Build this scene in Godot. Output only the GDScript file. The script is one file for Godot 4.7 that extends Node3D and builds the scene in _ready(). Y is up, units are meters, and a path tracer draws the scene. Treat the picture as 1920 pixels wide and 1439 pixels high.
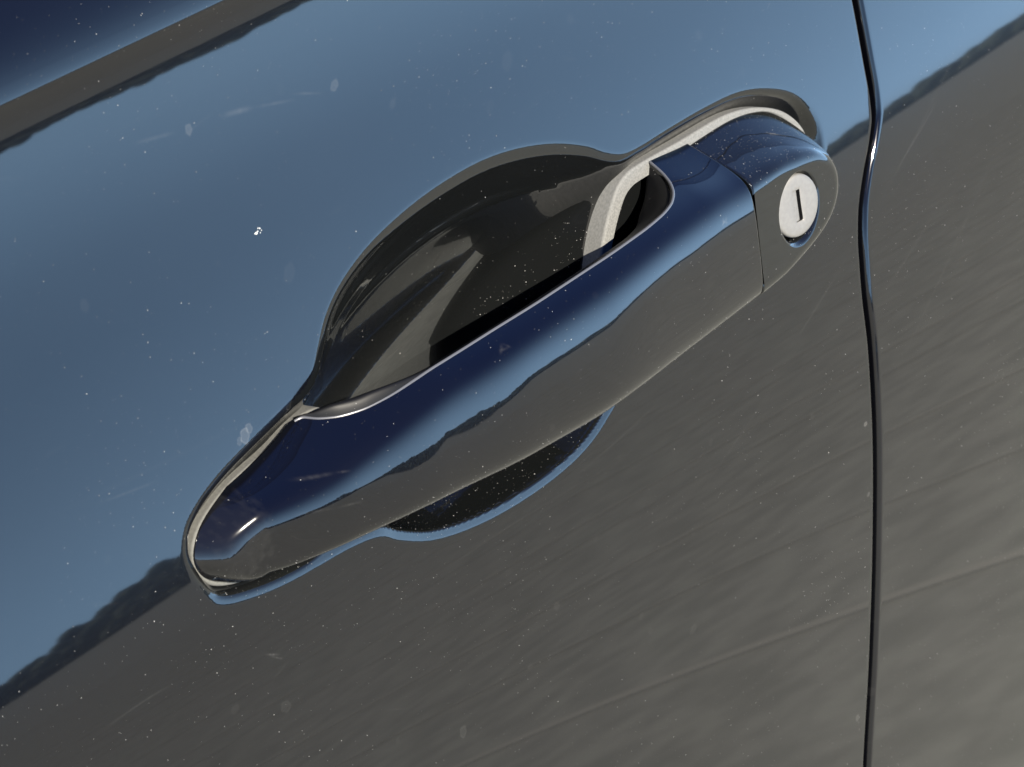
extends Node3D
# A car's door handle in close-up. Lengths of the car body are in millimetres in the door's own axes
# (x along the car towards its rear, y up along the door, z out of the door) and become metres in the meshes.

const LEAN := 32.0                      # degrees the shoulder of the door leans back
const MM := 0.001
var paint: StandardMaterial3D
var rng := RandomNumberGenerator.new()
var car: Node3D
var body_at: Transform3D


func _ready() -> void:
	rng.seed = 7
	body_at = Transform3D(Basis(Vector3.RIGHT, deg_to_rad(-LEAN)), Vector3(0, 0.86, 0))
	# --- camera
	var cam := Camera3D.new()
	cam.name = "camera"
	var lens := CameraAttributesPhysical.new()
	lens.frustum_focal_length = 96.74
	lens.frustum_focus_distance = 0.70
	lens.frustum_near = 0.05
	lens.frustum_far = 2000.0
	lens.exposure_aperture = 64.0
	cam.attributes = lens
	add_child(cam)
	var back := Vector3(-0.70277122, 0.3784925, 0.60237533).normalized()
	var up := Vector3(0.39684952, 0.9113146, -0.10961824)
	up = (up - back * up.dot(back)).normalized()
	cam.transform = body_at * Transform3D(Basis(up.cross(back), up, back), back * 0.70)
	cam.current = true
	# --- sky
	var env := Environment.new()
	env.background_mode = Environment.BG_SKY
	var sm := ProceduralSkyMaterial.new()
	sm.sky_top_color = lin(0.009, 0.028, 0.115)
	sm.sky_horizon_color = lin(0.365, 0.615, 0.92)
	sm.sky_curve = 0.168
	sm.ground_bottom_color = lin(0.2, 0.19, 0.17)
	sm.ground_horizon_color = lin(0.25, 0.27, 0.28)
	sm.sun_angle_max = 4.0
	var sky := Sky.new()
	sky.sky_material = sm
	env.sky = sky
	env.tonemap_mode = Environment.TONE_MAPPER_LINEAR
	env.tonemap_exposure = 4.75
	env.sdfgi_enabled = true
	env.ssao_enabled = true
	env.ssil_enabled = true
	var we := WorldEnvironment.new()
	we.name = "world_environment"
	we.environment = env
	add_child(we)
	# --- sun
	var sun := DirectionalLight3D.new()
	sun.name = "sun"
	sun.light_energy = 1.2
	sun.light_color = Color(1.0, 0.965, 0.90)
	sun.light_angular_distance = 0.5
	sun.shadow_enabled = true
	add_child(sun)
	var to_sun := body_at.basis * Vector3(-0.32, 0.39, 0.89).normalized()
	sun.look_at_from_position(to_sun * 5.0, Vector3.ZERO, Vector3.UP)

	materials()
	surroundings()
	car = Node3D.new()
	car.name = "car"
	add_child(car)
	car.transform = body_at
	car.set_meta("label", "glossy blue-black car with a pull handle and silver key lock on its dusty door")
	car.set_meta("category", "car")
	front_door()
	rear_door()
	door_handle()
	dust()


func lin(r: float, g: float, b: float) -> Color:
	return Color(r, g, b).linear_to_srgb()


# ------------------------------------------------------------------ materials
var rubber: StandardMaterial3D
var rubber_left: StandardMaterial3D
var clean_paint: StandardMaterial3D
var seam_grey: StandardMaterial3D
var skirt_rubber: StandardMaterial3D
var black_plastic: StandardMaterial3D
var satin: StandardMaterial3D
var dark_gap: StandardMaterial3D

func plain(name_: String, c: Color, rough: float, metal := 0.0, spec := 0.5) -> StandardMaterial3D:
	var m := StandardMaterial3D.new()
	m.resource_name = name_
	m.albedo_color = c
	m.roughness = rough
	m.metallic = metal
	m.metallic_specular = spec
	return m


func noise(freq: float, s: int, oct := 4) -> FastNoiseLite:
	var n := FastNoiseLite.new()
	n.noise_type = FastNoiseLite.TYPE_SIMPLEX_SMOOTH
	n.frequency = freq
	n.seed = s
	n.fractal_octaves = oct
	return n


func noise_tex(freq: float, s: int, a: Color, b: Color, side := 512, lo := 0.2, hi := 0.8) -> NoiseTexture2D:
	var t := NoiseTexture2D.new()
	t.width = side
	t.height = side
	t.seamless = true
	t.noise = noise(freq, s)
	var g := Gradient.new()
	g.set_color(0, a)
	g.set_color(1, b)
	g.set_offset(0, lo)
	g.set_offset(1, hi)
	t.color_ramp = g
	return t


func materials() -> void:
	paint = plain("blue_black_clearcoat", Color.WHITE, 0.16, 0.0, 0.21)
	paint.clearcoat_enabled = true
	paint.clearcoat = 1.0
	paint.clearcoat_roughness = 0.02
	paint.albedo_texture = paint_texture()
	paint.texture_repeat = false
	clean_paint = plain("blue_black_clearcoat_handle", lin(0.0030, 0.0033, 0.0034), 0.16, 0.0, 0.21)
	clean_paint.clearcoat_enabled = true
	clean_paint.clearcoat = 1.0
	clean_paint.clearcoat_roughness = 0.02
	seam_grey = plain("grey_seam", lin(0.055, 0.057, 0.064), 0.3)
	skirt_rubber = plain("dusty_black_rubber", lin(0.045, 0.044, 0.041), 0.8)
	rubber = plain("dusty_grey_rubber", Color.WHITE, 0.85, 0.0, 0.35)
	rubber.albedo_texture = noise_tex(0.03, 3, lin(0.09, 0.091, 0.088), lin(0.132, 0.132, 0.127))
	rubber.uv1_triplanar = true
	rubber.uv1_scale = Vector3(85, 85, 85)
	rubber_left = rubber.duplicate()
	rubber_left.albedo_color = lin(0.78, 0.77, 0.73)
	black_plastic = plain("black_plastic", lin(0.003, 0.0031, 0.0036), 0.5, 0.0, 0.3)
	satin = plain("satin_metal", Color.WHITE, 0.5, 0.35, 0.5)
	satin.albedo_texture = noise_tex(0.02, 5, lin(0.142, 0.138, 0.129), lin(0.158, 0.153, 0.143))
	satin.uv1_triplanar = true
	satin.uv1_scale = Vector3(60, 60, 60)
	dark_gap = plain("dark_jamb", lin(0.003, 0.003, 0.0035), 0.5)


const TEX := 2048
const TX0 := -200.0
const TY1 := 150.0
const TSPAN := 460.0

# paint colour with the wear that sits on it: water spots, smears, fine scratches
func paint_texture() -> ImageTexture:
	var im := Image.create(TEX, TEX, false, Image.FORMAT_RGBF)
	var film := noise(0.006, 41, 4)
	var n := 256      # the thin film of road dust, uneven, a little thicker low on the doors
	var small := Image.create(n, n, false, Image.FORMAT_RGBF)
	for j in n:
		for i in n:
			var f := clampf(0.5 + 0.9 * film.get_noise_2d(i * 2.0, j * 4.0), 0.0, 1.0)
			var v := 0.0009 + 0.0011 * f + (0.001 + 0.002 * (1.0 - smoothstep(20.0, 150.0, i))) * smoothstep(70.0, 150.0, j)
			small.set_pixel(i, j, Color(v * 0.92, v * 0.97, v * 1.0 + 0.0007))
	small.resize(TEX, TEX, Image.INTERPOLATE_CUBIC)
	im = small
	# dried water spots: faint discs with a paler rim; [x, y, radius, strength]
	for q in [[-36.7, 83.9, 1.5, 0.03], [-85.2, 25.4, 1.9, 0.05], [-83.6, 26.4, 1.3, 0.04], [-87.0, 25.0, 1.0, 0.03], [-80.7, 90.0, 1.3, 0.035], [-33.7, -73.1, 1.7, 0.016], [-89.2, -36.0, 1.8, 0.010], [146.4, -76.2, 0.9, 0.09], [140.8, -166.7, 1.2, 0.04], [147.0, -98.0, 0.8, 0.05], [120.0, -62.0, 1.2, 0.010], [60.0, -95.0, 1.6, 0.010], [-150.0, 60.0, 1.2, 0.012], [20.0, 70.0, 2.4, 0.006], [-62.0, 52.0, 2.2, 0.006], [92.0, 52.0, 1.4, 0.008], [-20.0, 74.0, 1.2, 0.01], [5.0, -60.0, 1.3, 0.01]]:
		spot(im, q[0], q[1], 0.78 * q[2], q[3])
	for i in 70:
		spot(im, rng.randf_range(-150, 150), rng.randf_range(-200, 105), rng.randf_range(0.4, 1.3), rng.randf_range(0.002, 0.008))
	# smears and fine scratches; [from, to, width, strength]
	for q in [[-70.6, 89.2, -61.4, 87.7, 0.9, 0.02], [-61.4, 87.7, -48.9, 85.0, 0.5, 0.012], [-50.0, 86.6, -40.3, 83.4, 0.4, 0.012], [-96.0, 92.5, -84.0, 90.6, 0.6, 0.012], [-92.5, -21.6, -88.0, -24.0, 0.3, 0.03], [-91.0, -22.8, -87.0, -25.6, 0.25, 0.02], [-128.0, 30.0, -110.0, 27.0, 0.35, 0.010], [-140.0, 33.0, -70.0, 27.0, 0.3, 0.004], [110.0, -40.0, 146.0, -24.0, 0.35, 0.012], [60.0, -62.0, 112.0, -42.0, 0.4, 0.006], [10.0, -32.0, 60.0, -27.0, 0.35, 0.006], [-45.0, -31.0, 12.0, -33.5, 0.3, 0.006], [156.0, -20.0, 215.0, 14.0, 0.3, 0.012], [160.0, -70.0, 230.0, -20.0, 0.3, 0.014], [170.0, -12.0, 200.0, 2.0, 0.25, 0.02], [156.0, -44.0, 190.0, -30.0, 0.4, 0.010], [-140.0, -14.0, -118.0, -14.5, 0.3, 0.012]]:
		stroke(im, q[0], q[1], q[2], q[3], q[4], q[5])
	for i in 60:
		var x := rng.randf_range(-150, 230)
		var y := rng.randf_range(-220, 100)
		var l := rng.randf_range(2, 14)
		var g := rng.randf_range(-0.5, 0.35)
		stroke(im, x, y, x + l, y + l * g, 0.18, rng.randf_range(0.002, 0.009))
	# dried marks on the grip: a cloudy film on its front tip, a swirl, thin runs, a small scuff
	var cloud := noise(0.12, 9, 4)
	var p0 := uv_of(-108.0, 20.0) * TEX
	var p1 := uv_of(-86.0, -4.0) * TEX
	for j in range(int(p0.y), int(p1.y)):
		for i in range(int(p0.x), int(p1.x)):
			var x := TX0 + (i + 0.5) * TSPAN / TEX
			var y := TY1 - (j + 0.5) * TSPAN / TEX
			var e := Vector2((x + 98.5) / 8.5, (y - 8.5) / 9.5).length()
			var c := cloud.get_noise_2d(x * 4.0, y * 4.0)
			var f := 1.0 - smoothstep(0.75, 1.15, e - 0.5 * c)
			if f > 0.0:
				dab(im, i, j, f * (0.0022 + 0.003 * maxf(c, 0.0)) * (1.0 - smoothstep(-93.0, -89.0, x)))
	for q in [[-23.0, 19.0, -20.5, 20.4, 0.5, 0.012], [-20.5, 20.4, -19.0, 19.0, 0.4, 0.012], [-22.5, 19.6, -19.5, 19.3, 0.35, 0.012], [-82.5, 15.0, -74.0, 13.6, 0.5, 0.014], [-74.0, 13.6, -70.7, 12.7, 0.35, 0.012], [-86.0, 9.0, -76.0, 6.4, 0.45, 0.009], [-76.0, 6.4, -68.8, 4.8, 0.35, 0.012], [64.5, 14.5, 68.0, 15.6, 0.3, 0.03], [64.9, 16.0, 67.8, 14.2, 0.3, 0.025], [65.3, 13.6, 66.4, 16.6, 0.3, 0.025], [66.8, 13.6, 67.6, 16.4, 0.3, 0.02]]:
		stroke(im, q[0], q[1], q[2], q[3], q[4], q[5])
	var srgb := Image.create(TEX, TEX, false, Image.FORMAT_RGBF)
	srgb = im
	return ImageTexture.create_from_image(srgb)


func dab(im: Image, px: int, py: int, v: float) -> void:
	if px < 0 or py < 0 or px >= TEX or py >= TEX:
		return
	var c := im.get_pixel(px, py)
	im.set_pixel(px, py, Color(c.r + v, c.g + v * 0.98, c.b + v * 0.92))


func spot(im: Image, x: float, y: float, r: float, v: float) -> void:
	var c := uv_of(x, y) * TEX
	var k := r * TEX / TSPAN
	var ph := rng.randf() * TAU
	for j in range(int(c.y - k * 1.5), int(c.y + k * 1.5) + 2):
		for i in range(int(c.x - k * 1.5), int(c.x + k * 1.5) + 2):
			var d := Vector2(i, j) - c
			var e := d.length() / (k * (1.0 + 0.14 * sin(2.0 * d.angle() + ph) + 0.08 * sin(5.0 * d.angle())))
			if e < 1.15:
				dab(im, i, j, 0.55 * v * (0.55 * (1.0 - smoothstep(0.9, 1.1, e)) + 0.45 * exp(-pow((e - 0.92) / 0.12, 2.0))))


func stroke(im: Image, x0: float, y0: float, x1: float, y1: float, w: float, v: float) -> void:
	var a := uv_of(x0, y0) * TEX
	var b := uv_of(x1, y1) * TEX
	var k := w * TEX / TSPAN
	var n := int(a.distance_to(b) * 1.5) + 2
	var last := Vector2i(-1, -1)
	var bow := rng.randf_range(-0.02, 0.02)
	for s in n:
		var t := float(s) / n
		var p := a.lerp(b, t) + (b - a).orthogonal() * bow * 4.0 * t * (1.0 - t)
		var at := Vector2i(p)
		if at == last:
			continue
		last = at
		var f := 0.75 * v * (0.35 + 0.65 * rng.randf()) * sin(PI * clampf(t, 0.03, 0.97))
		var m := int(ceil(k))
		for j in range(-m, m + 1):
			for i in range(-m, m + 1):
				var e := (Vector2(at.x + i + 0.5, at.y + j + 0.5) - p).length() / maxf(k * 0.6, 0.6)
				if e < 1.6:
					dab(im, at.x + i, at.y + j, f * exp(-e * e) / maxf(1.0, k))


func uv_of(x: float, y: float) -> Vector2:
	return Vector2((x - TX0) / TSPAN, (TY1 - y) / TSPAN)


# ------------------------------------------------------------------ curves
# smooth curve through knots [x, value] in rising x
func curve(k: Array, x: float) -> float:
	var n := k.size()
	if x <= k[0][0]:
		return k[0][1]
	if x >= k[n - 1][0]:
		return k[n - 1][1]
	var i := 0
	while x > k[i + 1][0]:
		i += 1
	var h: float = k[i + 1][0] - k[i][0]
	var d: float = (k[i + 1][1] - k[i][1]) / h
	var m0 := d
	var m1 := d
	if i > 0:
		var dp: float = (k[i][1] - k[i - 1][1]) / (k[i][0] - k[i - 1][0])
		m0 = 0.0 if dp * d <= 0.0 else 2.0 * dp * d / (dp + d)
	if i < n - 2:
		var dn: float = (k[i + 2][1] - k[i + 1][1]) / (k[i + 2][0] - k[i + 1][0])
		m1 = 0.0 if dn * d <= 0.0 else 2.0 * dn * d / (dn + d)
	var t := (x - float(k[i][0])) / h
	var a: float = k[i][1]
	var b: float = k[i + 1][1]
	return a * (1 + 2 * t) * (1 - t) * (1 - t) + m0 * h * t * (1 - t) * (1 - t) + b * t * t * (3 - 2 * t) + m1 * h * t * t * (t - 1)


func loop_of(p: Array, per: int) -> PackedVector2Array:      # closed smooth outline
	var out := PackedVector2Array()
	var n := p.size()
	for i in n:
		var a: Vector2 = p[(i + n - 1) % n]
		var b: Vector2 = p[i]
		var c: Vector2 = p[(i + 1) % n]
		var d: Vector2 = p[(i + 2) % n]
		for j in per:
			out.append(catmull(a, b, c, d, float(j) / per))
	return out


func catmull(a: Vector2, b: Vector2, c: Vector2, d: Vector2, t: float) -> Vector2:      # centripetal
	var t1 := maxf(sqrt(a.distance_to(b)), 1e-3)
	var t2 := t1 + maxf(sqrt(b.distance_to(c)), 1e-3)
	var t3 := t2 + maxf(sqrt(c.distance_to(d)), 1e-3)
	var u := lerpf(t1, t2, t)
	var a1 := a.lerp(b, u / t1)
	var a2 := b.lerp(c, (u - t1) / (t2 - t1))
	var a3 := c.lerp(d, (u - t2) / (t3 - t2))
	return a1.lerp(a2, u / t2).lerp(a2.lerp(a3, (u - t1) / (t3 - t1)), (u - t1) / (t2 - t1))


func open_of(p: Array, per: int) -> Array:      # smooth open path through Vector3 points
	var out := []
	for i in p.size() - 1:
		var a: Vector3 = p[maxi(i - 1, 0)]
		var b: Vector3 = p[i]
		var c: Vector3 = p[i + 1]
		var d: Vector3 = p[mini(i + 2, p.size() - 1)]
		for j in per:
			out.append(b.cubic_interpolate(c, a, d, float(j) / per))
	out.append(p[-1])
	return out


# ------------------------------------------------------------------ mesh of a grid of points
func grid_mesh(p: PackedVector3Array, rows: int, cols: int, flip := false, normals := PackedVector3Array()) -> ArrayMesh:
	var nr := normals if normals.size() else grid_normals(p, rows, cols, flip)
	var uv := PackedVector2Array()
	uv.resize(p.size())
	var q := PackedVector3Array()
	q.resize(p.size())
	for i in p.size():
		uv[i] = uv_of(p[i].x, p[i].y)
		q[i] = p[i] * MM
	var ix := PackedInt32Array()
	for r in rows - 1:
		for c in cols - 1:
			var k := r * cols + c
			if flip:
				ix.append_array([k, k + cols, k + 1, k + 1, k + cols, k + cols + 1])
			else:
				ix.append_array([k, k + 1, k + cols, k + 1, k + cols + 1, k + cols])
	return mesh_of(q, nr, uv, ix)


func mesh_of(q: PackedVector3Array, nr: PackedVector3Array, uv: PackedVector2Array, ix: PackedInt32Array) -> ArrayMesh:
	var a := []
	a.resize(Mesh.ARRAY_MAX)
	a[Mesh.ARRAY_VERTEX] = q
	a[Mesh.ARRAY_NORMAL] = nr
	a[Mesh.ARRAY_TEX_UV] = uv
	a[Mesh.ARRAY_INDEX] = ix
	var m := ArrayMesh.new()
	m.add_surface_from_arrays(Mesh.PRIMITIVE_TRIANGLES, a)
	return m


func grid_normals(p: PackedVector3Array, rows: int, cols: int, flip := false) -> PackedVector3Array:
	var nr := PackedVector3Array()
	nr.resize(p.size())
	for r in rows:
		for c in cols:
			var k := r * cols + c
			var dc := p[k + (1 if c < cols - 1 else 0)] - p[k - (1 if c > 0 else 0)]
			var dr := p[k + (cols if r < rows - 1 else 0)] - p[k - (cols if r > 0 else 0)]
			var n := dr.cross(dc)
			if n.length_squared() < 1e-14:      # rows that shrink to a point: look one ring in
				var k2 := k + (-cols if r == rows - 1 else cols)
				dc = p[k2 + (1 if c < cols - 1 else 0)] - p[k2 - (1 if c > 0 else 0)]
				n = dr.cross(dc)
			nr[k] = (-n if flip else n).normalized()
	return nr


func put(called: String, m: Mesh, mat: Material, parent: Node3D) -> MeshInstance3D:
	var o := MeshInstance3D.new()
	o.name = called
	o.mesh = m
	o.material_override = mat
	parent.add_child(o, true)
	return o


# ------------------------------------------------------------------ the door skin
const SLOPE := [[-400.0, -0.24], [-100.0, -0.12], [7.0, 0.0], [40.0, 0.042], [58.0, 0.048], [72.0, 0.032], [84.0, -0.01], [92.0, -0.042], [98.0, -0.068], [105.0, -0.10], [109.0, -0.16], [111.1, -0.22], [112.1, -0.05], [115.0, 0.06], [120.0, 0.20], [130.0, 0.36], [200.0, 0.62]]
var skin := PackedFloat32Array()
const SKIN0 := -400.0
const SKIN_STEP := 0.1

func build_skin() -> void:
	var n := int((200.0 - SKIN0) / SKIN_STEP) + 1
	skin.resize(n)
	var z := 0.0
	var i := 0
	for j in n:
		var y := SKIN0 + j * SKIN_STEP
		while i < SLOPE.size() - 2 and y > SLOPE[i + 1][0]:
			i += 1
		skin[j] = z
		z -= curve(SLOPE, y) * SKIN_STEP
	var off := skin_z(0.0)
	for j in n:
		skin[j] -= off


func skin_z(y: float) -> float:
	var f := clampf((y - SKIN0) / SKIN_STEP, 0.0, skin.size() - 2.0)
	var i := int(f)
	return lerpf(skin[i], skin[i + 1], f - i)


const RIM := [
	Vector2(-103.7, -3.3), Vector2(-107.4, 3.1), Vector2(-108.7, 9.2), Vector2(-106.8, 14.2), Vector2(-102.3, 17.6), Vector2(-94.7, 20.8), Vector2(-84, 23.4), Vector2(-73.1, 25.7), Vector2(-65.5, 27.4),
	Vector2(-61.7, 29.8), Vector2(-58.6, 34), Vector2(-54.8, 38.8), Vector2(-48.8, 43.3), Vector2(-38.5, 47.7), Vector2(-24.9, 50.7), Vector2(-11.3, 52.1), Vector2(4.3, 52.1), Vector2(17.8, 50.2),
	Vector2(31.3, 46.5), Vector2(42.8, 41.5), Vector2(50, 37.2), Vector2(55, 35.2), Vector2(61, 34.6), Vector2(74.3, 34.7), Vector2(90.5, 34.4), Vector2(104.7, 33.2), Vector2(116.2, 30.1),
	Vector2(127.6, 24.8), Vector2(133.9, 19), Vector2(137.2, 12.7), Vector2(137.5, 6), Vector2(134.5, -2), Vector2(128, -9), Vector2(118, -13.5), Vector2(104, -16), Vector2(80, -17), Vector2(60, -17.2),
	Vector2(48, -18), Vector2(40, -19.5), Vector2(34.4, -22.3), Vector2(26.8, -25.8), Vector2(17.6, -27.9), Vector2(0.5, -28.6), Vector2(-19.5, -26.7), Vector2(-36.1, -22.5), Vector2(-46.9, -17), Vector2(-52, -13.6),
	Vector2(-61.1, -11.6), Vector2(-71.5, -10.7), Vector2(-80, -10), Vector2(-87.5, -8.9), Vector2(-95, -7.2), Vector2(-100.5, -5.4)]
var rim := PackedVector2Array()
var near_segments := {}
const CELL := 4.0

func build_rim() -> void:
	rim = loop_of(RIM, 4)
	var n := rim.size()
	for cx in range(-30, 38):
		for cy in range(-10, 16):
			var mid := Vector2((cx + 0.5) * CELL, (cy + 0.5) * CELL)
			var best := 1e9
			var ds := PackedFloat32Array()
			for i in n:
				var d := mid.distance_to(Geometry2D.get_closest_point_to_segment(mid, rim[i], rim[(i + 1) % n]))
				ds.append(d)
				best = minf(best, d)
			if best > 13.0:
				near_segments[Vector2i(cx, cy)] = 99.0 if Geometry2D.is_point_in_polygon(mid, rim) else -99.0
				continue
			var use := PackedInt32Array()
			for i in n:
				if ds[i] < best + 1.5 * CELL:
					use.append(i)
			near_segments[Vector2i(cx, cy)] = use


# distance inside the rim of the handle's recess (negative outside)
func inside(x: float, y: float) -> float:
	var s: Variant = near_segments.get(Vector2i(floori(x / CELL), floori(y / CELL)), -99.0)
	if s is float:
		return s
	var p := Vector2(x, y)
	var best := 1e9
	var side := 1.0
	var n := rim.size()
	for i: int in s:
		var a := rim[i]
		var b := rim[(i + 1) % n]
		var q := Geometry2D.get_closest_point_to_segment(p, a, b)
		var d := p.distance_squared_to(q)
		if d < best - 1e-9:
			best = d
			side = -signf((b - a).cross(p - a))
		elif d < best + 1e-9:      # a shared corner: the edge seen more squarely decides
			var c := (b - a).cross(p - a) / a.distance_to(b)
			if absf(c) > sqrt(best) * 0.5:
				side = -signf(c)
	return sqrt(best) * side


func drop(x: float, y: float) -> float:
	var t := inside(x, y)
	if t < -1.6:
		return 0.0
	# a crisp edge and a gentle bevel; then the channel round the handle's feet, or the finger bowl
	var cup := 18.5 - 0.0103 * (y - 2.0) * (y - 2.0) - 0.0027 * (x + 2.0) * (x + 2.0)
	var oval := 17.0 - 0.0095 * (y - 2.0) * (y - 2.0) - 0.0045 * (x + 2.0) * (x + 2.0)
	var bowl := smoothstep(-9.0, -2.0, oval + 1.0)
	var wide := lerpf(1.3, 2.3, bowl)
	var h := 0.16 * (0.5 * (t + sqrt(t * t + 0.12)) - 0.5 * (t - wide + sqrt((t - wide) * (t - wide) + 0.2)))
	h += (1.0 - bowl) * 3.4 * smoothstep(wide - 0.4, wide + 3.6, t)
	if t > 0.5:
		var wall := lerpf(3.2, 1.05, smoothstep(-14.0, 2.0, y)) * maxf(minf(t, 24.0) - wide, 0.0)
		var least := 0.42 * (minf(t, 10.0) - wide)
		var floor_ := 0.5 * (cup + least + sqrt((cup - least) * (cup - least) + 2.0))
		var rise := 4.5 + 0.38 * maxf(39.0 + 0.62 * maxf(y - 10.0, 0.0) - x, 0.0)      # the bowl runs out before the rear foot
		floor_ = 0.5 * (floor_ + rise - sqrt((floor_ - rise) * (floor_ - rise) + 3.0))
		h += bowl * maxf(0.5 * (wall + floor_ - sqrt((wall - floor_) * (wall - floor_) + 0.6)), 0.0)
	return h


func gap_x(y: float) -> float:
	return curve(GAP, y)

const GAP := [[-400.0, 141.0], [-186.0, 145.2], [-153.0, 147.4], [-115.0, 149.4], [-79.0, 150.5], [-56.0, 150.1], [-37.0, 148.7], [-26.4, 148.9], [-16.5, 150.5], [-7.5, 154.5], [1.0, 159.8], [6.8, 162.2], [11.9, 162.4], [20.9, 161.8], [38.6, 160.9], [200.0, 150.0]]


func steps(list: Array) -> PackedFloat32Array:      # [from, step, from, step, ..., end]
	var out := PackedFloat32Array()
	var i := 0
	while i < list.size() - 1:
		var a: float = list[i]
		var b: float = list[i + 2]
		var n := int(ceil((b - a) / float(list[i + 1])))
		for k in n:
			out.append(lerpf(a, b, float(k) / n))
		i += 2
	out.append(list[-1])
	return out


func front_door() -> void:
	build_skin()
	build_rim()
	var ys := steps([-330.0, 4.0, -36.0, 0.45, 60.0, 2.0, 95.0, 1.0, 108.0, 0.2, 115.0, 1.0, 130.0, 4.0, 190.0])
	var xs := steps([-250.0, 3.0, -118.0, 0.5, 146.0, 1.0, 162.0])
	var edge := 8
	var cols := xs.size() + edge
	var rows := ys.size()
	var p := PackedVector3Array()
	var t := PackedFloat32Array()
	p.resize(rows * cols)
	t.resize(rows * cols)
	for r in rows:
		var y := ys[r]
		var z0 := skin_z(y)
		var end := gap_x(y) - 1.0
		for c in xs.size():
			var x := -250.0 + (xs[c] + 250.0) / 412.0 * (end + 250.0)
			var z := z0
			var d := -99.0
			if y > -36.0 and y < 60.0 and x > -116.0 and x < 146.0:
				d = inside(x, y)
				if d > -1.6:
					z -= drop(x, y)
			p[r * cols + c] = Vector3(x, y, z)
			t[r * cols + c] = d
		for e in edge:
			var a := minf(1.0, (e + 1) / 6.0) * PI / 2.0
			var k := r * cols + xs.size() + e
			p[k] = Vector3(end + 1.0 * sin(a), y, z0 - 1.0 * (1.0 - cos(a)) - (0.0 if e < 6 else (e - 5) * 7.0))
			t[k] = -99.0
	var nr := grid_normals(p, rows, cols, true)
	# the skin outside the rim, and the recess inside it, as two parts
	var whole := [[], []]
	var skin_ix := PackedInt32Array()
	var bowl_ix := PackedInt32Array()
	for r in rows - 1:
		for c in cols - 1:
			var k := r * cols + c
			var tri := PackedInt32Array([k, k + cols, k + 1, k + 1, k + cols, k + cols + 1])
			if t[k] + t[k + 1] + t[k + cols] + t[k + cols + 1] > 0.0:
				bowl_ix.append_array(tri)
			else:
				skin_ix.append_array(tri)
	var door := put("front_door", part_of(p, nr, skin_ix), paint, car)
	put("handle_recess", part_of(p, nr, bowl_ix), clean_paint, door)


func part_of(p: PackedVector3Array, nr: PackedVector3Array, ix: PackedInt32Array) -> ArrayMesh:
	var at := {}
	var q := PackedVector3Array()
	var n := PackedVector3Array()
	var uv := PackedVector2Array()
	var jx := PackedInt32Array()
	jx.resize(ix.size())
	for i in ix.size():
		var k := ix[i]
		if not at.has(k):
			at[k] = q.size()
			q.append(p[k] * MM)
			n.append(nr[k])
			uv.append(uv_of(p[k].x, p[k].y))
		jx[i] = at[k]
	return mesh_of(q, n, uv, jx)


func rear_door() -> void:
	var ys := steps([-400.0, 4.0, -60.0, 2.0, 95.0, 1.0, 108.0, 0.2, 115.0, 1.0, 130.0, 4.0, 190.0])
	var xs := steps([0.0, 1.0, 6.0, 4.0, 220.0])
	var edge := 10
	var cols := xs.size() + edge
	var p := PackedVector3Array()
	p.resize(ys.size() * cols)
	for r in ys.size():
		var y := ys[r]
		var z0 := skin_z(y)
		var from := gap_x(y) + 3.1
		for e in edge:
			var a := minf(1.0, (edge - e) / 8.0) * PI / 2.0
			p[r * cols + e] = Vector3(from + 1.5 * (1.0 - sin(a)), y, z0 - 1.5 * (1.0 - cos(a)) - maxf(0.0, 2.0 - e) * 7.0)
		for c in xs.size():
			p[r * cols + edge + c] = Vector3(from + 1.5 + xs[c], y, z0)
	put("rear_door", grid_mesh(p, ys.size(), cols, true), paint, car)
	# what closes the gap behind the two doors
	var jamb := PackedVector3Array()
	for r in ys.size():
		var y := ys[r]
		for c in 4:
			jamb.append(Vector3(gap_x(y) - 12.0 + c * 9.0, y, skin_z(y) - 14.5))
	put("door_jamb", grid_mesh(jamb, ys.size(), 4, true), dark_gap, car)


# ------------------------------------------------------------------ the handle
const TOP_Y := [[-93.0, 16.3], [-85.0, 17.6], [-77.0, 19.4], [-70.0, 21.6], [-60.0, 25.0], [-50.0, 27.7], [-38.0, 29.2], [0.0, 30.2], [40.0, 30.4], [62.0, 29.8], [80.0, 28.3], [90.0, 28.0]]
const TOP_SLOPE := [[-93.0, 0.38], [-70.0, 0.44], [-50.0, 0.5], [90.0, 0.5]]
const EDGE_Z := [[-71.0, -1.0], [-68.5, 0.0], [-66.5, 3.0], [-63.0, 6.4], [-57.5, 9.4], [-50.0, 11.5], [-40.0, 12.6], [-20.0, 13.5], [0.0, 14.0], [20.0, 14.0], [38.0, 13.6], [47.0, 12.9], [53.0, 11.8], [57.5, 9.9], [60.5, 7.4], [62.6, 4.0], [64.2, -1.0]]
const FACE_Z := [[-105.0, 3.8], [-90.0, 9.2], [-70.0, 14.6], [-45.0, 18.2], [-15.0, 19.7], [15.0, 19.8], [50.0, 18.4], [90.0, 16.2]]
const LOW_Z := [[-105.0, 1.6], [-90.0, 2.6], [-70.0, 2.0], [-45.0, 1.2], [-10.0, 0.9], [90.0, 0.9]]      # how far the face leans back at its lower edge
const LOW_Y := [[-95.0, -2.0], [-85.0, -3.6], [-68.0, -4.6], [-45.0, -6.3], [-15.0, -9.4], [15.0, -11.3], [50.0, -11.2], [80.0, -11.2], [90.0, -11.2]]
const TOP_TIGHT := [[-93.0, 2.4], [-75.0, 3.0], [-45.0, 3.7], [0.0, 4.0], [40.0, 4.0], [65.0, 3.8], [80.0, 3.6]]

func low_z(x: float) -> float:
	return curve(FACE_Z, x) - curve(LOW_Z, x)


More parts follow.
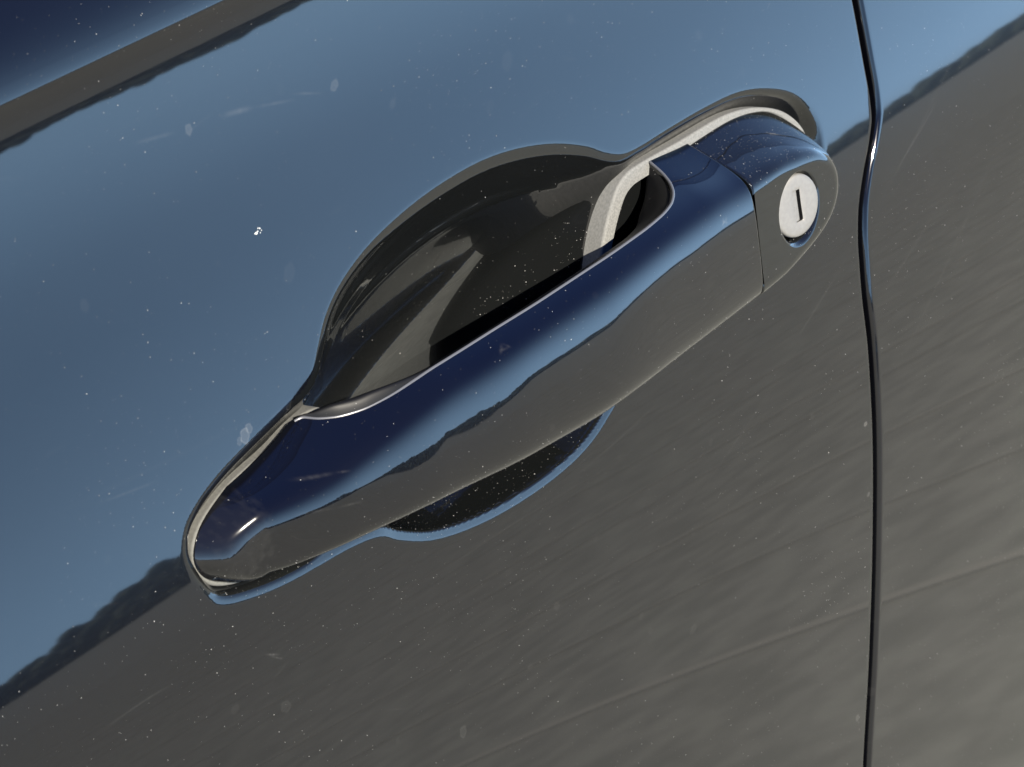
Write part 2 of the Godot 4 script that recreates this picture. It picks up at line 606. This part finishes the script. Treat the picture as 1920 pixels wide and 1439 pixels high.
func conic(a: Vector3, b: Vector3, m: Vector3, w: float, t: float) -> Vector3:
	var k := (1 - t) * (1 - t)
	var l := 2 * t * (1 - t) * w
	return (a * k + b * l + m * t * t) / (k + l + t * t)


func door_handle() -> void:
	var h := Node3D.new()
	h.name = "door_handle"
	car.add_child(h)
	bases(h)
	grip(h)
	lock_end(h)


func pad(called: String, outline: Array, z0: float, z1: float, mat: Material, parent: Node3D, round_: float) -> void:
	var o := loop_of(outline, 6)
	var n := o.size()
	var st := PackedVector3Array()
	var prof := [[0.0, z0], [0.0, z0 * 0.5], [0.0, z1 - round_]]
	for i in 5:
		var a := (i + 1) / 5.0 * PI / 2.0
		prof.append([round_ * (1 - cos(a)), z1 - round_ * (1 - sin(a))])
	prof.append([round_ + 3.0, z1])
	for q in prof:
		for i in n + 1:
			var a := o[(i + n - 1) % n]
			var b := o[(i + 1) % n]
			var nrm := (b - a).orthogonal().normalized()
			if Geometry2D.is_polygon_clockwise(o):
				nrm = -nrm
			var v := o[i % n] - nrm * float(q[0])
			st.append(Vector3(v.x, v.y, float(q[1])))
	put(called, grid_mesh(st, prof.size(), n + 1, Geometry2D.is_polygon_clockwise(o)), mat, parent)


func bases(h: Node3D) -> void:
	var left := [Vector2(-59, 18.5), Vector2(-60.5, 20.6), Vector2(-64.5, 21.6), Vector2(-69, 21.4), Vector2(-77, 19.3), Vector2(-92.7, 16.6), Vector2(-101.3, 12.8), Vector2(-104.8, 9.1), Vector2(-105.4, 4.5), Vector2(-103, 0), Vector2(-98, -3), Vector2(-88, -5.4), Vector2(-75, -6.6), Vector2(-63, -7.2), Vector2(-57, -5), Vector2(-54.5, 3), Vector2(-55.5, 13)]
	var right := [Vector2(37, 8), Vector2(39.7, 14.5), Vector2(45, 22.6), Vector2(51, 28.6), Vector2(55.5, 30.3), Vector2(60, 30.6), Vector2(77.5, 30.1), Vector2(98.8, 29.5), Vector2(112.7, 26.3), Vector2(123.9, 20.8), Vector2(130.5, 14), Vector2(132.5, 7), Vector2(130, -1), Vector2(122, -8), Vector2(105, -12.5), Vector2(80, -13.2), Vector2(55, -13), Vector2(43, -9), Vector2(37.5, 0)]
	pad("handle_gasket", left, -26.0, -1.3, rubber_left, h, 0.7)
	pad("gasket_skirt", spread(left, 2.0), -20.0, -3.1, skirt_rubber, h, 0.5)
	pad("handle_gasket", right, -26.0, -0.5, rubber, h, 0.7)


func spread(outline: Array, by: float) -> Array:      # an outline moved outwards
	var out := []
	var n := outline.size()
	for i in n:
		var d: Vector2 = (outline[(i + 1) % n] - outline[(i + n - 1) % n]).normalized()
		out.append(outline[i] + Vector2(-d.y, d.x) * by)
	return out


func grip(h: Node3D) -> void:
	var A := PackedVector3Array()
	var B := PackedVector3Array()
	var M := PackedVector3Array()
	var W := PackedFloat32Array()
	var T := PackedFloat32Array()
	var xs := steps([-92.0, 1.5, -76.0, 0.5, -55.0, 1.5, 54.0, 0.4, 66.0, 1.5, 79.4, 0.2, 80.0])
	xs.reverse()
	for x in xs:
		var zf := curve(FACE_Z, x)
		var yt := curve(TOP_Y, x)
		var sl := curve(TOP_SLOPE, x)
		var ze := curve(EDGE_Z, x) if x < 0.0 else curve(EDGE_Z, x)
		var b := Vector3(x, yt - sl * zf, zf)
		var c := Vector3(x, curve(LOW_Y, x), low_z(x))
		A.append(Vector3(x, yt + sl * 1.0, -1.0))
		B.append(b)
		M.append(b.lerp(c, 0.5))
		W.append(curve(TOP_TIGHT, x))
		var t0 := 0.0      # where the shell's edge cuts the section
		if ze > -1.0:
			var t1 := 0.0
			var t2 := 1.0
			for k in 24:
				t0 = 0.5 * (t1 + t2)
				if conic(A[-1], b, M[-1], W[-1], t0).z < ze:
					t1 = t0
				else:
					t2 = t0
		T.append(t0)
	var m0 := M[-1]
	var plane := func(q: Vector2) -> float:      # the flat front face carried on round the tip
		var f := clampf((q.y - curve(LOW_Y, q.x)) / 14.0, -0.3, 1.3)
		return lerpf(low_z(q.x), curve(FACE_Z, q.x), f)
	var ta := open_of([A[-2], A[-1], Vector3(-98.4, 14.2, -1), Vector3(-102.6, 11.3, -1), Vector3(-105, 7.4, -1), Vector3(-104.7, 3.6, -1), Vector3(-102.2, 0.4, -1), Vector3(-97.8, -2.2, -1), Vector3(-94.6, -2.5, 0), Vector3(-92, -1.5, 0.8), Vector3(-91, -1.5, 0.8)], 4)
	var tb := open_of([B[-2], B[-1], Vector3(-96.4, 11.2, 0), Vector3(-99.4, 9.0, 0), Vector3(-101.2, 6.2, 0), Vector3(-101.2, 3.2, 0), Vector3(-99.4, 0.4, 0), Vector3(-96.2, -1.8, 0), Vector3(-93.8, -2.6, 0), Vector3(-92, curve(LOW_Y, -92), 0), Vector3(-91, curve(LOW_Y, -91), 0)], 4)
	for i in range(5, ta.size() - 5):
		var b: Vector3 = tb[i]
		b.z = plane.call(Vector2(b.x, b.y))
		A.append(ta[i])
		B.append(b)
		M.append(m0)
		T.append(0.0)
		W.append(lerpf(2.3, 4.0, float(i) / ta.size()))
	xs.reverse()
	for x in xs:
		var zf := curve(FACE_Z, x)
		var b := Vector3(x, curve(TOP_Y, x) - curve(TOP_SLOPE, x) * zf, zf)
		var c := Vector3(x, curve(LOW_Y, x), low_z(x))
		A.append(Vector3(x, c.y + 1.8, 0.8))
		B.append(c)
		M.append(b.lerp(c, 0.5))
		W.append(4.0)
		T.append(0.0)
	var rows := 30
	var n := A.size()
	var st := PackedVector3Array()
	# a small rolled edge first, then the shell
	for r in rows + 5:
		for i in n:
			var t := lerpf(T[i], 1.0, pow(maxf(r - 5, 0.0) / (rows - 1), 1.0))
			var v := conic(A[i], B[i], M[i], W[i], t)
			if r < 6:
				var d := (conic(A[i], B[i], M[i], W[i], t + 0.02) - v).normalized()
				var inw := M[i] - v
				inw = (inw - d * inw.dot(d)).normalized()
				var a := minf(r, 4) / 4.0 * PI / 2.0
				v += inw * (0.55 * (1.0 - sin(a)) + (1.0 if r == 0 else 0.0)) + d * 0.55 * (1.0 - cos(a)) * 1.0 - d * (0.55 if r < 5 else 0.0)
			st.append(v)
	# the section ends at the seam with a rounded arris
	var all_rows := rows + 5
	var wide := n + 8
	var full := PackedVector3Array()
	for r in all_rows:
		for e in 4:
			full.append(arris(st, r, n, 0, all_rows, 3 - e))
		for i in n:
			full.append(st[r * n + i])
		for e in 4:
			full.append(arris(st, r, n, n - 1, all_rows, e))
	put("grip_shell", grid_mesh(full, all_rows, wide, false), paint, h)
	inner_shell(h)
	# the pale seam where the two shells of the grip meet
	var path := []
	for i in xs.size():
		var k := xs.size() - 1 - i
		if T[k] > 0.002:
			path.append(conic(A[k], B[k], M[k], W[k], T[k]) + Vector3(0, -0.12, 0.1))
	put("grip_seam", tube(path, 0.34, 10), seam_grey, h)


func tube(path: Array, r: float, sides: int) -> ArrayMesh:
	var st := PackedVector3Array()
	for i in path.size():
		var d: Vector3 = (path[mini(i + 1, path.size() - 1)] - path[maxi(i - 1, 0)]).normalized()
		var u := d.cross(Vector3(0.1, 1, 0.2)).normalized()
		var w := d.cross(u)
		for j in sides + 1:
			var a := TAU * j / sides
			st.append(path[i] + (u * cos(a) + w * sin(a)) * r)
	return grid_mesh(st, path.size(), sides + 1, true)


func arris(st: PackedVector3Array, r: int, n: int, i: int, rows: int, e: int) -> Vector3:
	var v := st[r * n + i]
	var centre := Vector3(80.0, 5.0, 6.0)
	var to := (centre - v)
	to.x = 0.0
	to = to.normalized()
	if e == 3:
		return v + to * 3.0 + Vector3(0.45, 0, 0)
	var a := (e + 1) / 3.0 * PI / 2.0
	return v + to * 0.45 * (1.0 - cos(a)) + Vector3(0.45 * sin(a), 0, 0)


func inner_shell(h: Node3D) -> void:
	var xs := steps([-74.0, 0.8, 70.0])
	var n := 40
	var st := PackedVector3Array()
	for k in xs.size():
		var x := xs[k]
		var ze := maxf(curve(EDGE_Z, x), 0.0)
		var zb := curve([[-74.0, -3.0], [-60.0, -2.0], [-56.0, 2.0], [-50.0, 5.5], [-40.0, 7.5], [0.0, 9.3], [34.0, 8.8], [44.0, 6.0], [52.0, 2.0], [58.0, -1.0], [70.0, -3.0]], x)
		var zt := maxf(minf(low_z(x) - 2.5, ze + 0.5), zb + 2.0)
		var yt := curve(TOP_Y, x) - curve(TOP_SLOPE, x) * ze - 0.05
		yt += 3.4 * smoothstep(-71.0, -63.0, x) * (1.0 - smoothstep(-61.0, -36.0, x))
		var yb := curve(LOW_Y, x) + 2.6
		for j in n + 1:
			var a := TAU * j / n
			var cy := signf(cos(a)) * pow(absf(cos(a)), 0.34)
			var cz := signf(sin(a)) * pow(absf(sin(a)), 0.34)
			var z := lerpf(zb, zt, 0.5 + 0.5 * cz)
			var back := zt - z
			var lo := minf(yb + 1.6 * back, yt - 5.0)
			st.append(Vector3(x, lerpf(lo, yt - 0.42 * back, 0.5 + 0.5 * cy), z))
	put("grip_back", grid_mesh(st, xs.size(), n + 1, false), black_plastic, h)


const LOCK := Vector2(100.2, 6.0)

func lock_end(h: Node3D) -> void:
	# the front corner of the cap from the seam's top, round the rear end, to the seam's bottom; x, y and how far the foot stands out
	var path := open_of([Vector3(81.4, 20.0, 7.9), Vector3(85, 20.0, 8.0), Vector3(92, 19.8, 8.3), Vector3(99, 19.3, 8.6), Vector3(106, 18.3, 8.6), Vector3(112.6, 16.3, 8.6), Vector3(118, 12.9, 8.6), Vector3(121, 8.8, 8.8), Vector3(121.6, 4.8, 8.2), Vector3(120.3, 0.8, 6.6), Vector3(117, -2.8, 4.6), Vector3(111.5, -5.7, 2.8), Vector3(104, -8.0, 1.6), Vector3(94, -9.8, 1.3), Vector3(86, -10.6, 0.6), Vector3(81.4, -10.8, 0.2)], 8)
	var n := path.size()
	var face := func(q: Vector2) -> float: return 16.2 - 0.02 * (q.x - 81.4) + 0.035 * (q.y - 20.0)
	var st := PackedVector3Array()
	var rows := 26
	var q2 := PackedVector2Array()
	var full := PackedVector3Array()
	for i in n:
		var b := Vector2(path[i].x, path[i].y)
		var k := smoothstep(82.0, 96.0, b.x)
		var inward := Vector2(0, -1.0 if i < n / 2 else 1.0).lerp((LOCK - b).normalized(), k).normalized()
		q2.append(b + inward * 3.6)
	for r in rows:
		var t := float(r) / (rows - 1)
		for i in n:
			var b := Vector2(path[i].x, path[i].y)
			var d: Vector3 = path[mini(i + 1, n - 1)] - path[maxi(i - 1, 0)]
			var o := Vector2(-d.y, d.x).normalized()
			if i == 0 or i == n - 1:
				o = Vector2(0, 1.0 if i == 0 else -1.0)
			var a: Vector2 = b + o * path[i].z
			st.append(conic(Vector3(a.x, a.y, -0.8), Vector3(b.x, b.y, face.call(b)), Vector3(q2[i].x, q2[i].y, face.call(q2[i])), 2.6, t))
	var wide := n + 8
	for r in rows:
		for e in 4:
			full.append(seam_arris(st[r * n], 3 - e))
		for i in n:
			full.append(st[r * n + i])
		for e in 4:
			full.append(seam_arris(st[r * n + n - 1], e))
	var mesh := grid_mesh(full, rows, wide, false)
	# the flat face: from the inner loop (closed along the seam) to the dished ring round the lock
	var ring := PackedVector2Array(q2)
	for i in range(1, 24):
		ring.append(q2[n - 1].lerp(q2[0], i / 24.0))
	var m := ring.size()
	var fp := PackedVector3Array()
	for r in 6:
		for i in m + 1:
			var v := ring[i % m]
			var dd := (v - LOCK).normalized()
			v = v.lerp(LOCK + dd * dish(dd, 1.0), r / 5.0)
			fp.append(Vector3(v.x, v.y, face.call(v)))
	var prof := [[0.985, 0.03], [0.965, 0.12], [0.94, 0.34], [0.915, 0.72], [0.895, 1.2], [0.88, 1.8], [0.87, 2.4], [0.865, 7.0]]
	for q in prof:
		for i in m + 1:
			var dd := (ring[i % m] - LOCK).normalized()
			var v := LOCK + dd * dish(dd, q[0])
			fp.append(Vector3(v.x, v.y, float(face.call(v)) - float(q[1])))
	var cap := put("lock_cap", mesh, clean_paint, h)
	var st2 := SurfaceTool.new()
	st2.append_from(mesh, 0, Transform3D())
	st2.append_from(grid_mesh(fp, 6 + prof.size(), m + 1, false), 0, Transform3D())
	cap.mesh = st2.commit()
	key_lock(h, Vector3(LOCK.x, LOCK.y, face.call(LOCK)))


func dish(d: Vector2, k: float) -> float:
	var out := 9.6 + 0.9 * d.dot(Vector2(0.35, -0.94))
	return lerpf(8.25, out, (k - 0.865) / 0.135)


func seam_arris(v: Vector3, e: int) -> Vector3:
	var to := Vector3(v.x, 5.0, 6.0) - v
	to = to.normalized()
	if e == 3:
		return v + to * 4.0 + Vector3(-0.45, 0, 0)
	var a := (e + 1) / 3.0 * PI / 2.0
	return v + to * 0.45 * (1.0 - cos(a)) + Vector3(-0.45 * sin(a), 0, 0)


func key_lock(h: Node3D, at: Vector3) -> void:
	var n := 96
	var sw := 1.3
	var sh := 4.0
	var st := PackedVector3Array()
	# rows: slot wall from below, slot edge, face, rounded rim, side
	var rows := [[0.0, -0.22], [0.04, -0.02], [0.3, 0.06], [0.6, 0.05], [0.85, -0.05]]
	var ring := [[7.2, -0.12], [7.55, -0.22], [7.8, -0.42], [7.95, -0.75], [8.0, -1.2], [8.0, -6.0]]
	var top := -0.35
	for q in rows:
		for i in n + 1:
			var g := TAU * i / n
			var d := Vector2(cos(g), sin(g))
			var box := minf(sw / maxf(absf(d.x), 1e-6), sh / maxf(absf(d.y), 1e-6))
			var v := d * lerpf(box, 7.0, float(q[0]) / 0.88)
			st.append(Vector3(v.x, v.y, top + float(q[1])))
	for q in ring:
		for i in n + 1:
			var g := TAU * i / n
			st.append(Vector3(cos(g) * float(q[0]), sin(g) * float(q[0]), top + float(q[1])))
	var turn := Transform3D(Basis(Vector3.UP, deg_to_rad(-9.0)), (at + Vector3(0, 0, 0.25)) * MM)
	put("lock_cylinder", grid_mesh(st, rows.size() + ring.size(), n + 1, true), satin, h).transform = turn
	# the shutter plate that closes most of the slot, and the dark keyway beside it
	var m := BoxMesh.new()
	m.size = Vector3(1.7, 7.8, 0.5) * MM
	var s := put("key_shutter", m, satin, h)
	s.transform = turn * Transform3D(Basis(Vector3.UP, deg_to_rad(9)), Vector3(-0.4, -0.05, top - 0.72) * MM)
	var way := PackedVector3Array()
	for q in [[-0.2, 1.0], [-3.0, 1.0], [-3.0, 0.0]]:
		for i in n + 1:
			var g := TAU * i / n
			var d := Vector2(cos(g), sin(g))
			d *= minf(sw / maxf(absf(d.x), 1e-6), sh / maxf(absf(d.y), 1e-6)) * float(q[1])
			way.append(Vector3(d.x, d.y, top + float(q[0])))
	put("keyway", grid_mesh(way, 3, n + 1, false), dark_gap, h).transform = turn


# ------------------------------------------------------------------ dust
var specks := []      # [place, normal, radius, tone]

func speck(at: Vector3, n: Vector3, r: float) -> void:
	specks.append([at, n, r, 0.05 + 0.20 * pow(rng.randf(), 2.0)])


func dust_on_mesh(m: ArrayMesh, count: int, least_up: float, small: float, big: float) -> void:
	var a := m.surface_get_arrays(0)
	var v: PackedVector3Array = a[Mesh.ARRAY_VERTEX]
	var n: PackedVector3Array = a[Mesh.ARRAY_NORMAL]
	var ix: PackedInt32Array = a[Mesh.ARRAY_INDEX]
	var tri := ix.size() / 3
	var sum := PackedFloat32Array()
	var total := 0.0
	for t in tri:
		total += (v[ix[3 * t + 1]] - v[ix[3 * t]]).cross(v[ix[3 * t + 2]] - v[ix[3 * t]]).length()
		sum.append(total)
	var done := 0
	var tries := 0
	while done < count and tries < count * 20:
		tries += 1
		var t := sum.bsearch(rng.randf() * total)
		if t >= tri:
			continue
		var p := rng.randf()
		var q := rng.randf()
		if p + q > 1.0:
			p = 1.0 - p
			q = 1.0 - q
		var i := ix[3 * t]
		var j := ix[3 * t + 1]
		var k := ix[3 * t + 2]
		var nn := (n[i] * (1 - p - q) + n[j] * p + n[k] * q).normalized()
		if nn.y < least_up and rng.randf() > 0.12:
			continue
		speck((v[i] * (1 - p - q) + v[j] * p + v[k] * q) / MM, nn, lerpf(small, big, pow(rng.randf(), 4.0)))
		done += 1


func dust() -> void:
	var patches := noise(0.012, 77, 3)
	var n := 0
	while n < 9500:
		var x := rng.randf_range(-180, 240)
		var y := rng.randf_range(-230, 126)
		if rng.randf() > clampf(0.45 + 1.3 * patches.get_noise_2d(x, y), 0.06, 1.0):
			continue
		var g := gap_x(y)
		if x > g - 1.5 and x < g + 6.0:
			continue
		n += 1
		var h := drop(x, y) if y > -36.0 and y < 60.0 and x > -116.0 and x < 142.0 else 0.0
		if h > 0.05:
			continue
		var s := (skin_z(y + 0.2) - skin_z(y - 0.2)) / 0.4
		speck(Vector3(x, y, skin_z(y)), Vector3(0, -s, 1).normalized(), lerpf(0.03, 0.12, pow(rng.randf(), 4.0)))
	dust_on_mesh(car.get_node("door_handle/grip_shell").mesh, 2200, 0.25, 0.035, 0.12)
	dust_on_mesh(car.get_node("door_handle/lock_cap").mesh, 700, 0.25, 0.035, 0.12)
	dust_on_mesh(car.get_node("door_handle/grip_back").mesh, 2200, 0.4, 0.03, 0.11)
	dust_on_mesh(car.get_node("front_door/handle_recess").mesh, 1700, 0.05, 0.035, 0.13)
	var flake := SphereMesh.new()
	flake.radius = 1.0
	flake.height = 2.0
	flake.radial_segments = 5
	flake.rings = 2
	var mm := MultiMesh.new()
	mm.transform_format = MultiMesh.TRANSFORM_3D
	mm.use_colors = true
	mm.mesh = flake
	mm.instance_count = specks.size()
	for i in specks.size():
		var q: Array = specks[i]
		var up: Vector3 = q[1]
		var side := up.cross(Vector3(rng.randf() - 0.5, rng.randf() - 0.5, rng.randf() - 0.5)).normalized()
		var r: float = q[2] * MM
		var long := rng.randf_range(0.8, 1.9)
		var b := Basis(side * r * long, up * r * 0.55, side.cross(up) * r)
		mm.set_instance_transform(i, body_at * Transform3D(b, q[0] * MM))
		var k: float = q[3]
		mm.set_instance_color(i, Color(k, k * 0.98, k * 0.94))
	var o := MultiMeshInstance3D.new()
	o.name = "dust"
	o.multimesh = mm
	var m := plain("dust_grain", Color.WHITE, 0.6)
	m.vertex_color_use_as_albedo = true
	o.material_override = m
	add_child(o)
	o.set_meta("kind", "stuff")
	o.set_meta("label", "pale dust grains scattered over the dark paint")
	o.set_meta("category", "dust")
	residue()


func residue() -> void:
	# a bright white fleck on the blue part of the door, 
	var m := plain("white_fleck", lin(0.42, 0.415, 0.4), 0.4)
	var at := Vector2(-68.4, 63.1)
	var b := [[0.0, 0.0, 0.42, 0.2], [0.5, 0.25, 0.2, 0.12], [1.25, 0.6, 0.24, 0.12], [1.6, 0.05, 0.14, 0.1], [0.7, 0.75, 0.12, 0.1], [1.15, -0.3, 0.16, 0.08], [-0.5, 0.1, 0.14, 0.08], [0.85, 0.95, 0.1, 0.06]]
	crust("white_fleck", b, at, m, "small crusty white fleck stuck to the blue part of the door")


func crust(called: String, lumps: Array, at: Vector2, m: Material, label: String) -> void:
	var st := SurfaceTool.new()
	var ball := SphereMesh.new()
	ball.radial_segments = 10
	ball.rings = 5
	ball.radius = 1.0
	ball.height = 2.0
	for q in lumps:
		var y: float = at.y + q[1]
		var z := skin_z(y) - drop(at.x + q[0], y)
		st.append_from(ball, 0, Transform3D(Basis.from_euler(Vector3(0.2, 0, rng.randf() * 3.0)).scaled(Vector3(q[2], q[2] * 0.8, q[3])) , Vector3(q[0], q[1], z - skin_z(at.y))).scaled(Vector3.ONE * MM))
	var o := put(called, st.commit(), m, self)
	o.transform = body_at * Transform3D(Basis(), Vector3(at.x, at.y, skin_z(at.y)) * MM)
	o.set_meta("label", label)
	o.set_meta("category", "dirt")


# ------------------------------------------------------------------ what the paint mirrors
func surroundings() -> void:
	var g := PlaneMesh.new()
	g.size = Vector2(3000, 3000)
	var gm := plain("gravelly_asphalt", Color.WHITE, 0.95, 0.0, 0.3)
	gm.albedo_texture = noise_tex(0.010, 11, lin(0.124, 0.125, 0.108), lin(0.168, 0.169, 0.147), 1024)
	gm.uv1_triplanar = true
	gm.uv1_world_triplanar = true
	gm.uv1_scale = Vector3(0.8, 0.8, 0.8)
	var ground := put("ground", g, gm, self)
	ground.set_meta("kind", "structure")
	ground.set_meta("label", "grey gravelly asphalt mirrored in the lower half of the door")
	var jm := plain("joint_sand", lin(0.19, 0.185, 0.16), 0.95, 0.0, 0.3)
	for k in 28:
		var b := BoxMesh.new()
		b.size = Vector3(rng.randf_range(0.014, 0.032) if k % 2 == 0 else rng.randf_range(0.004, 0.012), 0.008, 40.0)
		var o := put("joint", b, jm, ground)
		o.position = Vector3(0.92 + 0.5275 * k + rng.randf_range(-0.03, 0.03), 0.0, 20.5)
		o.rotation.y = rng.randf_range(-0.012, 0.012)
	trees()


func trees() -> void:
	var mm := MultiMesh.new()
	mm.transform_format = MultiMesh.TRANSFORM_3D
	mm.use_colors = true
	var blob := SphereMesh.new()
	blob.radius = 1.0
	blob.height = 2.0
	blob.radial_segments = 7
	blob.rings = 4
	mm.mesh = blob
	var list := []
	var ns := noise(0.02, 21, 3)
	for i in 15000:
		var ang := rng.randf_range(-1.75, 1.75)
		var dist := rng.randf_range(170, 230)
		var x := sin(ang) * dist
		var z := cos(ang) * dist
		var tall := 0.9 + (0.6 + 2.9 * (1.0 - smoothstep(0.62, 0.92, ang)) + 4.5 * (1.0 - smoothstep(0.3, 0.58, ang))) * clampf(0.55 + ns.get_noise_1d(ang * 320.0) * 0.9, 0.0, 1.0)
		var y := pow(rng.randf(), 0.8) * tall
		var s := rng.randf_range(0.3, 1.0)
		list.append([Transform3D(Basis(Vector3.UP, rng.randf() * TAU).scaled(Vector3(s, s * rng.randf_range(0.7, 1.2), s)), Vector3(x, y, z)), rng.randf()])
	mm.instance_count = list.size()
	for i in list.size():
		mm.set_instance_transform(i, list[i][0])
		var k: float = list[i][1]
		mm.set_instance_color(i, Color(0.012 + 0.02 * k, 0.02 + 0.024 * k, 0.012 + 0.01 * k))
	var o := MultiMeshInstance3D.new()
	o.name = "tree_line"
	o.multimesh = mm
	var m := plain("foliage", Color.WHITE, 0.9)
	m.vertex_color_use_as_albedo = true
	o.material_override = m
	add_child(o)
	o.set_meta("kind", "stuff")
	o.set_meta("label", "far dark green wood mirrored as a ragged band in the paint")
	o.set_meta("category", "trees")
